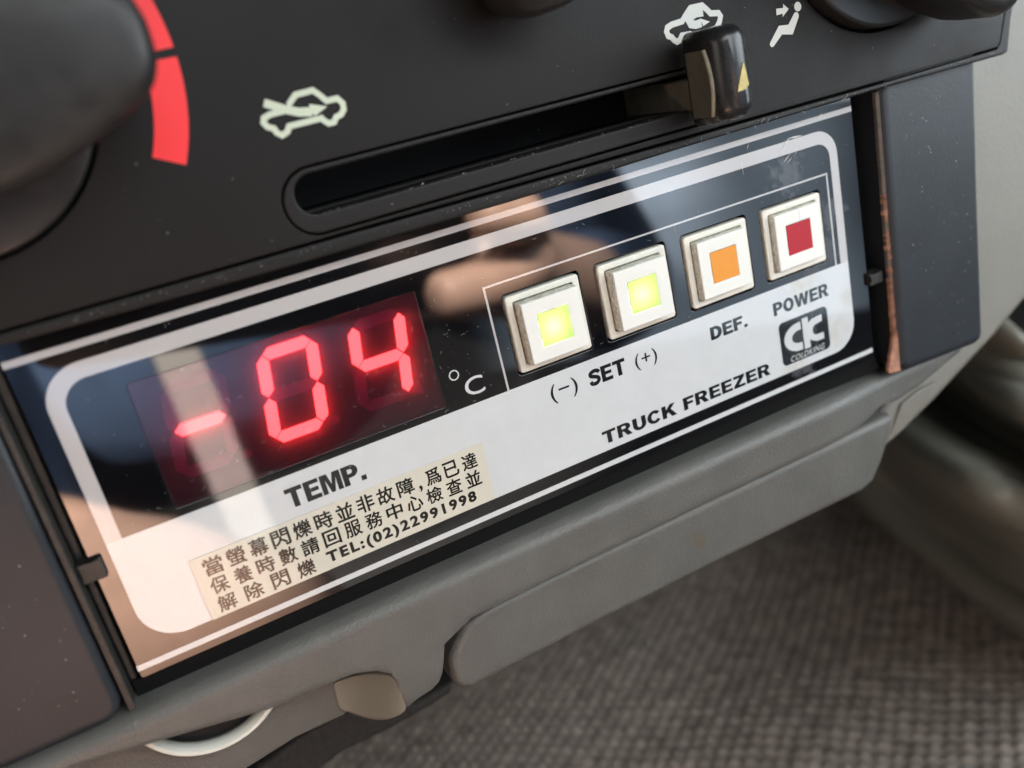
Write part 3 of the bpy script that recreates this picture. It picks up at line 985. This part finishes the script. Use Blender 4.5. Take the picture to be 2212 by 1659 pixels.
# ------------------------------------------------------------------ heater control panel
hp = thing('heater_panel', (20, 28, -4), 'matt black heater control panel with white car pictograms and a red arc scale', 'control panel')
zf = 5.0
lip = [tuple(P(a, b, 4.6)[:2]) for a, b in [(-120, 783), (0, 748), (575, 590), (1100, 437), (1480, 318), (1880, 198), (2166, 118)]]
rim_out = lip + [tuple(P(2176, 112, 4.6)[:2]), tuple(P(2183, 40, 4.6)[:2]), tuple(P(2200, -60, 4.6)[:2]), (126, 82), (-112, 84)]
gro = [tuple(P(a, b, zf)[:2]) for a, b in [(-120, 757), (0, 722), (514, 575), (768, 502), (1317, 347), (1905, 180), (2157, 106)]]
gro += [tuple(P(2163, 92, zf)[:2]), tuple(P(2171, 40, zf)[:2]), tuple(P(2188, -60, zf)[:2]), (123.5, 80), (-110, 82)]
def inset(loop, d):
    n = len(loop)
    out = []
    area2 = sum(loop[i][0] * loop[(i + 1) % n][1] - loop[(i + 1) % n][0] * loop[i][1] for i in range(n))
    s = 1 if area2 > 0 else -1
    for i in range(n):
        a, b, c = Vector(loop[i - 1]), Vector(loop[i]), Vector(loop[(i + 1) % n])
        d1, d2 = (b - a).normalized(), (c - b).normalized()
        n1, n2 = Vector((-d1.y, d1.x)) * s, Vector((-d2.y, d2.x)) * s
        nn = (n1 + n2).normalized()
        out.append(tuple(b + nn * d / max(nn.dot(n1), 0.4)))
    return out
SL = (-35.2, 31.3, 48.6, 41.5)
slot_hole = rrect(SL[0], SL[1], SL[2], SL[3], 5.05, 14)
slot_rim_o = inset(slot_hole, 0.28)
slot_open = rrect(-33.0, 34.4, 46.6, 40.4, 2.95, 12)
knob_holes = [circ(-74.3, 60, 20.4, 64), circ(84.6, 61.5, 22.6, 64)]
filled('rim', [rim_out, inset(gro, -0.02)], -3.0, 4.75, M['dark_rim'], hp, bevel=0.35, res=2)
filled('rim_back', [inset(rim_out, 1.2), inset(slot_open, -1.8)], -2.9, 1.4, M['black'], hp)
filled('face', [inset(gro, 0.42), slot_hole] + knob_holes, 1.8, zf, M['dark'], hp, bevel=0.22, res=2)
filled('slot_trim', [slot_rim_o, slot_open], -1.5, zf - 0.05, M['dark_rim'], hp, bevel=0.3, res=3)
box('slot_back', (-40, 32, -18), (54, 43, -14.5), M['black'], hp)
filled('slot_wall', [inset(slot_open, -1.6), inset(slot_open, -0.15)], -14, -1.3, M['groovy'], hp)
# pictograms
zp = zf + 0.03
def c1(lst):      # points read off the left pictogram
    return [tuple(P(a / 1.58 * 2212 / 4032, b / 1.58 * 2212 / 4032, zf)[:2]) for a, b in lst]
car = c1([(1800, 645), (1838, 590), (1945, 562), (1990, 592), (2032, 628), (2098, 612), (2132, 642), (2138, 680), (2122, 712), (2092, 728), (2078, 760),
          (2045, 768), (2018, 752), (2000, 735), (1800, 785), (1788, 820), (1755, 842), (1722, 826), (1705, 800), (1665, 790), (1640, 765), (1642, 735), (1680, 712), (1768, 690)])
filled('pictogram', stroke(car, 0.85, closed=False), zf + 0.005, zp, M['icon'], hp)
arr = c1([(1642, 640), (1780, 682), (1860, 698), (1940, 695)])
filled('pictogram', stroke(arr, [1.15, 1.15, 1.2, 1.3], round_ends=False), zf + 0.015, zp + 0.012, M['icon'], hp)
filled('pictogram', [c1([(1922, 648), (2036, 662), (1960, 722), (1936, 700)])], zf + 0.02, zp + 0.02, M['icon'], hp)
def c2(lst):
    return [tuple(P((2450 + a / 2.765) * 2212 / 4032, (b / 2.765) * 2212 / 4032, zf)[:2]) for a, b in lst]
car2 = c2([(740, 372), (650, 388), (628, 436), (598, 455), (562, 436), (540, 405), (502, 392), (482, 345), (492, 300), (540, 268), (652, 232), (700, 150), (742, 88), (868, 60),
           (920, 104), (962, 146), (1046, 142), (1070, 178), (1058, 240), (1020, 310), (960, 330)])
filled('pictogram', stroke(car2, 1.0, closed=False), zf + 0.005, zp, M['icon_w'], hp)
ua = c2([(878, 132), (800, 145), (745, 180), (728, 225), (748, 262), (800, 270), (860, 250)])
filled('pictogram', stroke(ua, 1.35, round_ends=False), zf + 0.015, zp + 0.012, M['icon_w'], hp)
filled('pictogram', [c2([(845, 200), (952, 236), (880, 285)])], zf + 0.02, zp + 0.02, M['icon_w'], hp)
hd = P((2450 + 1910 / 2.765) * 2212 / 4032, (72 / 2.765) * 2212 / 4032, zf)
filled('pictogram', [c2([(1910 + 38 * math.cos(t), 72 + 52 * math.sin(t)) for t in [2 * math.pi * k / 24 for k in range(24)]])], zf + 0.005, zp, M['icon_w'], hp)
filled('pictogram', stroke(c2([(1893, 172), (1832, 322), (1722, 328), (1632, 480)]), [1.25, 1.7, 1.5, 1.05]), zf + 0.005, zp, M['icon_w'], hp)
filled('pictogram', [c2([(1676, 96), (1752, 86), (1750, 42), (1812, 98), (1744, 186), (1746, 148), (1680, 168)])], zf + 0.005, zp, M['icon_w'], hp)
# red arc scale in two pieces
for a0, a1 in ((1.2, 62), (-27.0, -1.0)):
    filled('red_scale', [ringseg(-74.3, 60, 31.6, 27.2, a0, a1, 40)], zf + 0.005, zp, M['red'], hp)
for a0, a1 in ((-1.0 + 0.0, 1.2),):
    pass

# round knobs: a flush disc and a bar grip standing out of it
def superell(cx, cy, a, b, z, ang, n=40, e=2.8):
    out = []
    for k in range(n):
        t = 2 * math.pi * k / n
        c, s = math.cos(t), math.sin(t)
        x = a * math.copysign(abs(c) ** (2 / e), c)
        y = b * math.copysign(abs(s) ** (2 / e), s)
        ca, sa = math.cos(ang), math.sin(ang)
        out.append((cx + x * ca - y * sa, cy + x * sa + y * ca, z))
    return out
def pointer_ring(cx, cy, f, g, z, ang, L=28.0, H=13.0):
    base = [(L, 0), (L - 0.3, 3.6), (L - 2.4, 6.6), (L * .55, 10.6), (L * .22, H), (-L * .22, H), (-L * .55, 10.6), (-L + 3.4, 6.2), (-L + .7, 3.4), (-L, 0),
            (-L + .7, -3.4), (-L + 3.4, -6.2), (-L * .55, -10.6), (-L * .22, -H), (L * .22, -H), (L * .55, -10.6), (L - 3.4, -6.2), (L - .7, -3.4)]
    out = []
    ca, sa = math.cos(ang), math.sin(ang)
    for x, y in smooth_loop(base, True, 3):
        x, y = x * f, y * g
        out.append((cx + x * ca - y * sa, cy + x * sa + y * ca, z))
    return out
def knob(cx, cy, r, ang, top, gl, gw, m, disc_z=0.6, worn=False, tip=0.0):
    rings = []
    for (rad, zz) in ((r, 1.9), (r, zf + disc_z - 0.5), (r - 0.2, zf + disc_z - 0.15), (r - 0.7, zf + disc_z), (r * 0.6, zf + disc_z + 0.25), (0.5, zf + disc_z + 0.3)):
        rings.append([(cx + rad * math.cos(2 * math.pi * k / 64), cy + rad * math.sin(2 * math.pi * k / 64), zz) for k in range(64)])
    kn = loft('control_knob', rings, m, hp)
    ang = math.radians(ang)
    rings = []
    ca, sa = math.cos(ang), math.sin(ang)
    for (f, g, zz) in ((0.96, 0.96, zf + disc_z), (0.98, 0.98, zf + 6), (1.0, 1.0, top - 3.2), (0.985, 0.975, top - 1.5), (0.95, 0.92, top - 0.5), (0.89, 0.83, top - 0.05), (0.6, 0.5, top + 0.1), (0.1, 0.05, top + 0.1)):
        rings.append(pointer_ring(cx, cy, f * gl / 28.0, g * gl / 28.0, zz, ang))
    loft('grip', rings, M['knob_worn'] if worn else m, kn)
    return kn
knob(-74.3, 60, 19.9, 0, 26, 27.6, 10.2, M['knob'], worn=True)
knob(84.6, 61.5, 22.0, -50, 21, 29.5, 10.5, M['knob'], disc_z=3.0)
# second slide lever seen from below at the top edge
tk = loft('slide_lever', [superell(8.5 + 0.0, 66.5, 8.6 * f, 12.2 * g, zz, math.radians(6), e=3.2) for f, g, zz in
                          ((0.8, 0.88, 5.2), (0.92, 0.96, 9), (1, 1, 13), (0.97, 0.98, 16), (0.85, 0.9, 18), (0.55, 0.7, 19.2), (0.1, 0.1, 19.5))], M['knob'], hp)
# slide lever in the slot
kx0, kx1, ky0, ky1 = 36.0, 43.7, 31.6, 46.9
lev = None
rings = []
def lring(x0, x1, y0, y1, r, z):
    return [(x, y, z) for x, y in rrect(x0, y0, x1, y1, r, 6)]
for (i, zz, r) in ((0.5, 7.6, 1.0), (0.0, 8.4, 1.3), (0.0, 12.4, 1.7), (0.25, 14.4, 2.0), (0.8, 15.6, 2.2), (1.7, 16.4, 1.8), (2.8, 16.8, 0.7)):
    rings.append(lring(kx0 + i * 0.9, kx1 - i, ky0 + i * 0.7, ky1 - i * 0.7, r, zz))
lev = loft('slide_lever', rings, M['lever'], hp)
# recessed olive side face with a raised curved bead
filled_side = []
for k in range(17):
    t = k / 16
    y = ky0 + 1.5 + (ky1 - ky0 - 4.6) * t
    zz = 13.6 + 1.0 * math.sin(math.pi * t)
    filled_side.append((y, zz))
verts, faces = [], []
for (y, zz) in filled_side:
    verts += [(kx0 - 0.06, y, 8.6), (kx0 - 0.06, y, zz), (kx0 + 0.4, y, zz), (kx0 + 0.4, y, 8.6)]
for k in range(16):
    for j in range(4):
        faces.append((k * 4 + j, k * 4 + (j + 1) % 4, k * 4 + 4 + (j + 1) % 4, k * 4 + 4 + j))
faces += [(0, 1, 2, 3), tuple(64 + j for j in range(4))]
link_mesh('side_recess', verts, faces, M['lever_side'], lev)
rings = [[(kx0 - 0.05 + 0.36 * math.cos(q), y, zz + 0.1 + 0.36 * math.sin(q)) for q in [2 * math.pi * j / 8 for j in range(8)]] for (y, zz) in filled_side]
loft('side_bead', rings, mat('worn_bead', (0.22, 0.19, 0.135), 0.5, vary=0.2, vary_mm=1.5), lev)
box('stem', (37.4, 34.0, -17), (41.4, 39.6, 8), M['stem'], lev, bevel=0.5)
# yellow pointer painted on the lever front
def lever_pt(px, py):
    return P(px, py, 16.9)
yp = [lever_pt(1606, 133), lever_pt(1611, 150), lever_pt(1615, 168), lever_pt(1618, 182), lever_pt(1612, 192), lever_pt(1594, 199), lever_pt(1599, 170)]
filled('pointer_mark', [[tuple(p[:2]) for p in yp]], 16.3, 16.9, M['yellow'], lev)

# ------------------------------------------------------------------ dark console beside the carpet
con = thing('floor_console', (210, -150, -90), 'dark glossy moulded console standing on the carpet at far right, out of focus', 'console')
A = [(1760, 1010), (1884, 1118), (2000, 1212), (2110, 1300), (2260, 1412), (2460, 1560)]     # edge on the carpet
B = [(1990, 560), (2130, 660), (2270, 760), (2400, 860), (2540, 960), (2700, 1100)]
prof = [(0.0, 4), (0.06, -14), (0.16, -18), (0.26, -20), (0.34, -36), (0.41, -76), (0.46, -86), (0.51, -76), (0.58, -40), (0.64, -20), (0.72, -34), (0.82, -84), (0.9, -98), (1.0, -100)]
def lerp_list(L, t):
    f = t * (len(L) - 1)
    i = min(int(f), len(L) - 2)
    return (L[i][0] + (L[i + 1][0] - L[i][0]) * (f - i), L[i][1] + (L[i + 1][1] - L[i][1]) * (f - i))
verts, faces = [], []
NS, NT = 40, 56
for i in range(NS + 1):
    s = i / NS
    a, b = lerp_list(A, s), lerp_list(B, s)
    d0 = (-182 - CAM.y) / ray(*a).y
    for j in range(NT + 1):
        t = j / NT
        tq = min(1.0, max(0.0, t + 0.10 * math.sin(4.2 * s + 0.6) * math.sin(math.pi * t)))
        k = max(q for q in range(len(prof) - 1) if prof[q][0] <= tq + 1e-9)
        u = (tq - prof[k][0]) / (prof[k + 1][0] - prof[k][0])
        u = u * u * (3 - 2 * u)
        d = d0 + prof[k][1] + (prof[k + 1][1] - prof[k][1]) * u
        d += 34 * noise.noise(Vector((s * 3.4 + 4, t * 4.2, 0))) * min(1, 5 * t)
        verts.append(D(a[0] + (b[0] - a[0]) * t, a[1] + (b[1] - a[1]) * t, d))
for i in range(NS):
    for j in range(NT):
        q = i * (NT + 1) + j
        faces.append((q, q + 1, q + NT + 2, q + NT + 1))
cs = link_mesh('moulded_cover', verts, faces, M['rubber'], con, smooth=True)
sol = cs.modifiers.new('thickness', 'SOLIDIFY')
sol.thickness = 0.004
sol.offset = -1

# ------------------------------------------------------------------ dust and lint (one uncountable object)
def build_dust():
    verts, faces = [], []
    def speck(x, y, z, r, n=5, sx=1.0, ang=0.0):
        base = len(verts)
        hgt = r * 0.6
        for k in range(n):
            t = 2 * math.pi * k / n
            a, b = r * sx * math.cos(t) * random.uniform(0.7, 1.2), r * math.sin(t) * random.uniform(0.7, 1.2)
            verts.append((x + a * math.cos(ang) - b * math.sin(ang), y + a * math.sin(ang) + b * math.cos(ang), z))
        verts.append((x, y, z + hgt))
        for k in range(n):
            faces.append((base + k, base + (k + 1) % n, base + n))
        faces.append(tuple(base + k for k in range(n)))
    def fibre(x, y, z, L, w=0.035):
        a = random.uniform(0, 6.28)
        c = random.uniform(-1.6, 1.6)
        n = 5
        base = len(verts)
        px, py = x, y
        for k in range(n + 1):
            verts.append((px - w * math.sin(a), py + w * math.cos(a), z + 0.02))
            verts.append((px + w * math.sin(a), py - w * math.cos(a), z + 0.02))
            verts.append((px, py, z + 0.02 + w))
            a += c / n
            px += L / n * math.cos(a)
            py += L / n * math.sin(a)
        for k in range(n):
            q = base + 3 * k
            faces.extend([(q, q + 2, q + 5, q + 3), (q + 2, q + 1, q + 4, q + 5), (q + 1, q, q + 3, q + 4)])
    def clear(x, y):
        return all(abs(x - cx) > 8 or abs(y - cy) > 8 for cx, cy in BX)
    for _ in range(560):
        x, y = random.uniform(-77, 78), random.uniform(-26, 29)
        if random.random() < 0.45:
            x = random.gauss(-28, 18)
            y = random.gauss(3, 8)
        if not clear(x, y) or not (-77 < x < 79 and -27 < y < 26):
            continue
        if random.random() < 0.2:
            fibre(x, y, 0.07, random.uniform(0.3, 0.9), 0.012)
        else:
            speck(x, y, 0.07, random.choice((0.02, 0.025, 0.03, 0.045)), sx=random.uniform(1, 2))
    for _ in range(90):
        speck(random.uniform(-90, 112), random.uniform(31, 80), zf + 0.0, random.choice((0.025, 0.035, 0.055)), sx=random.uniform(1, 2.2), ang=random.uniform(0, 3))
    for _ in range(90):
        speck(random.uniform(90, 109), random.uniform(-30, 26), pz, random.choice((0.03, 0.05, 0.08)), sx=random.uniform(1, 2), ang=random.uniform(0, 3))
    for _ in range(70):
        speck(random.uniform(-105, -84), random.uniform(-28, 20), 3.6, random.choice((0.03, 0.05, 0.08)), sx=random.uniform(1, 2), ang=random.uniform(0, 3))
    for _ in range(260):
        speck(random.uniform(-33, 46), random.uniform(33.4, 34.6), zf - 0.1, random.choice((0.025, 0.035, 0.055)), sx=random.uniform(1, 2))
    for _ in range(220):
        x = random.uniform(-75, 115)
        speck(x, 29.8 - 0.006 * (x + 75) + random.gauss(0, 0.25), zf - 0.1, random.choice((0.03, 0.04, 0.06)))
    for _ in range(12):
        x = random.uniform(0, 80)
        fibre(x, 29.3 - 0.006 * (x + 75), zf - 0.1, random.uniform(0.6, 1.6), 0.02)
    for _ in range(60):
        speck(random.uniform(-78, 90), random.uniform(-39, -32), 5.15, random.choice((0.04, 0.06, 0.09)), sx=random.uniform(1, 2))
    # curled plastic scrap and scratches near the top right corner of the frame line
    for (a, b, c, d, w) in ((1692, 352, 1708, 330, 0.10), (1700, 353, 1711, 339, 0.06), (1718, 334, 1723, 316, 0.07), (1688, 325, 1706, 296, 0.22), (1700, 300, 1734, 292, 0.16), (1768, 255, 1776, 243, 0.12),
                            (1606, 380, 1602, 350, 0.05), (1613, 325, 1618, 309, 0.05)):
        p, q = P(a, b, 0.09), P(c, d, 0.09)
        dv = (q - p)
        nn = Vector((-dv.y, dv.x, 0)).normalized() * w
        base = len(verts)
        for v in (p, p + dv * 0.5 + nn, q, p + dv * 0.5 - nn):
            verts.append((v.x, v.y, 0.09))
        mid = p + dv * 0.5
        verts.append((mid.x, mid.y, 0.09 + w * 0.8))
        faces.extend([(base, base + 1, base + 4), (base + 1, base + 2, base + 4), (base + 2, base + 3, base + 4), (base + 3, base, base + 4), (base, base + 1, base + 2, base + 3)])
    o = link_mesh('dust', verts, faces, M['dust'], None)
    o['kind'] = 'stuff'
build_dust()

# ------------------------------------------------------------------ what the glossy plate mirrors: the phone and the person taking the picture
def ph(r, d, f):
    return CAM + R0 * r + R1 * d + R2 * f
phone = thing('mobile_phone', ph(68, 26, -30), 'black mobile phone held in front of the dashboard, mirrored dark in the glossy plate', 'phone')
vs = []
lp = rrect(-11, -14, 190, 70, 14, 6)
rings = []
for (ins, f) in ((1.5, -25.0), (0.3, -26.0), (0.0, -28.0), (0.3, -31.0), (1.5, -32.0)):
    rings.append([ph(a, b, f) for a, b in inset(lp, ins)])
loft('body', rings, M['phone'], phone)
loft('camera_ring', [[ph(6 * math.cos(t) * k, 6 * math.sin(t) * k, f) for t in [2 * math.pi * j / 24 for j in range(24)]] for k, f in ((1, -25), (1, -24.2), (0.8, -24.0), (0.75, -24.6))], M['chrome'], phone)

def skin_body(name, chains, m, parent=None, sub=2):
    """one continuous surface grown round a skeleton; chains: lists of (point mm, radius mm), shared points are welded"""
    bm = bmesh.new()
    sk = bm.verts.layers.skin.verify()
    made = {}
    first = None
    for ch in chains:
        prev = None
        for (p, r) in ch:
            key = tuple(round(c, 1) for c in p)
            v = made.get(key)
            if v is None:
                v = bm.verts.new(Vector(p))
                v[sk].radius = (r * S, r * S)
                made[key] = v
                if first is None:
                    first = v
            if prev is not None and bm.edges.get((prev, v)) is None:
                bm.edges.new((prev, v))
            prev = v
    first[sk].use_root = True
    org = Vector(chains[0][0][0])
    me = bpy.data.meshes.new(name)
    for v in bm.verts:
        v.co = W(v.co - org)
    bm.to_mesh(me)
    bm.free()
    me.materials.append(m)
    o = bpy.data.objects.new(name, me)
    C.objects.link(o)
    o['org'] = list(org)
    place(o, org, parent)
    s = o.modifiers.new('skin', 'SKIN')
    s.use_smooth_shade = True
    u = o.modifiers.new('subdivision', 'SUBSURF')
    u.levels = u.render_levels = sub
    return o
def V3(*a):
    return Vector(a)
person = thing('person', (40, -178, 520), 'person in a navy shirt holding up a phone, mirrored in the glossy plate', 'person')
hip, chest, neck = V3(-30, -150, 560), V3(0, 60, 520), V3(15, 190, 510)
shL, shR = V3(-130, 140, 500), V3(170, 140, 500)
# right hand at the far end of the phone
wr = ph(245, 62, -40)
pr_ = ph(226, 50, -40)
el_r = V3(265, -130, 430)
right_fingers = []
# two fingers lie along the back of the phone, the other two curl under its lower edge
for d0, d1, r, tip in ((18, 20, 12.4, 170), (46, 58, 13.0, 154)):
    right_fingers.append([(pr_, 22), (ph(224, d0 + 8, -22), r + 2.5), (ph(206, d0 + 5, -10), r + 1.5), (ph((206 + tip) / 2, (d0 + d1) / 2 + 3, -9), r + 0.6), (ph(tip, d1, -13), r - 1.5)])
for d0, r, back in ((66, 10.5, -38), (74, 9.0, -56)):
    right_fingers.append([(pr_, 22), (ph(216, d0 + 4, back + 4), r + 1.5), (ph(200, d0 + 8, back), r + 0.5), (ph(186, d0 + 6, back - 8), r), (ph(176, d0 - 2, back - 14), r - 1.5)])
thumb_r = [(pr_, 22), (ph(200, 22, -46), 10), (ph(180, 12, -44), 9), (ph(166, 10, -42), 8)]
# left hand low on the left, its back towards the plate
wl = V3(-38, -142, 190)
pl_ = V3(-103, -91, 156)
el_l = V3(90, -170, 300)
left_fingers = []
for k, (dx, dy, r) in enumerate(((-8, 20, 9), (-14, 5, 9.4), (-14, -10, 9), (-10, -24, 8))):
    left_fingers.append([(pl_, 38), (pl_ + V3(-20 + dx * 0.3, dy, -2), r + 1.5), (pl_ + V3(-40 + dx, dy * 1.25, 2), r + 0.3), (pl_ + V3(-50 + dx, dy * 1.3, 20), r - 0.8), (pl_ + V3(-40 + dx, dy * 1.2, 34), r - 1.8)])
thumb_l = [(pl_, 38), (pl_ + V3(4, 16, 38), 12), (pl_ + V3(-8, 22, 56), 10.5), (pl_ + V3(-22, 26, 68), 9)]
head = V3(20, 285, 500)
chains = [[(hip, 145), (V3(-35, -40, 540), 130), (chest, 125), (neck, 55), (V3(20, 230, 500), 58), (head, 80), (V3(20, 345, 500), 62)],
          [(chest, 125), (shR, 55), (el_r, 42), (wr, 27), (pr_, 22)],
          [(chest, 125), (shL, 55), (V3(-190, -150, 470), 44), (V3(-120, -205, 330), 38), (wl, 27), (pl_, 38)]] + right_fingers + [thumb_r] + left_fingers + [thumb_l]
skin_body('body', chains, M['skin'], person)
shirt = [[(hip, 160), (V3(-35, -40, 540), 142), (chest, 138), (V3(20, 165, 512), 66)],
         [(chest, 138), (shR, 66), (el_r, 54), (el_r + (wr - el_r) * 0.55, 44)],
         [(chest, 138), (shL, 66), (V3(-190, -150, 470), 56), (V3(-135, -195, 360), 48)]]
skin_body('shirt', shirt, M['shirt'], person)
loft('hair', [superell(20, 505, 84 * f, 90 * g, 0, 0) and [(20 + 86 * f * math.cos(t), y, 512 + 90 * f * math.sin(t)) for t in [2 * math.pi * k / 24 for k in range(24)]]
              for f, g, y in ((0.9, 1, 300), (1.0, 1, 330), (0.95, 1, 370), (0.7, 1, 400), (0.2, 1, 415))], M['black'], person)
strap = []
for k in range(13):
    y = -300 + 520 * k / 12
    strap.append([(-66 - 0.05 * y, y, 372 + 0.1 * abs(y)), (-42 - 0.05 * y, y, 370 + 0.1 * abs(y)), (-42 - 0.05 * y, y, 374 + 0.1 * abs(y)), (-66 - 0.05 * y, y, 376 + 0.1 * abs(y))])
loft('strap', strap, M['strap'], person, smooth=False)

# hollow at the end of the recessed strip, paler to stand for light on it
verts = []
cols = [((717, 1477), (733, 1534), -4.8), ((740, 1468), (752, 1538), -4.2), ((768, 1458), (775, 1547), -2.6), ((800, 1452), (800, 1554), -0.2), ((826, 1454), (830, 1557), 2.4), ((848, 1461), (858, 1548), 4.6), ((862, 1476), (880, 1534), 5.4)]
for (a, b, zz) in cols:
    for k in range(5):
        t = k / 4
        verts.append(P(a[0] + (b[0] - a[0]) * t, a[1] + (b[1] - a[1]) * t, zz))
faces = []
for i in range(len(cols) - 1):
    for j in range(4):
        faces.append((i * 5 + j, i * 5 + j + 1, i * 5 + 6 + j, i * 5 + 5 + j))
hl = link_mesh('hollow_wall', verts, faces, mat('lit_hollow_plastic', (0.22, 0.21, 0.168), 0.48, grain=0.4, grain_mm=0.5), dash, smooth=True)
sb = hl.modifiers.new('subdivision', 'SUBSURF')
sb.levels = sb.render_levels = 2
sm = hl.modifiers.new('thickness', 'SOLIDIFY')
sm.thickness = 0.0006
for o in bpy.data.objects:
    if 'org' in o:
        del o['org']
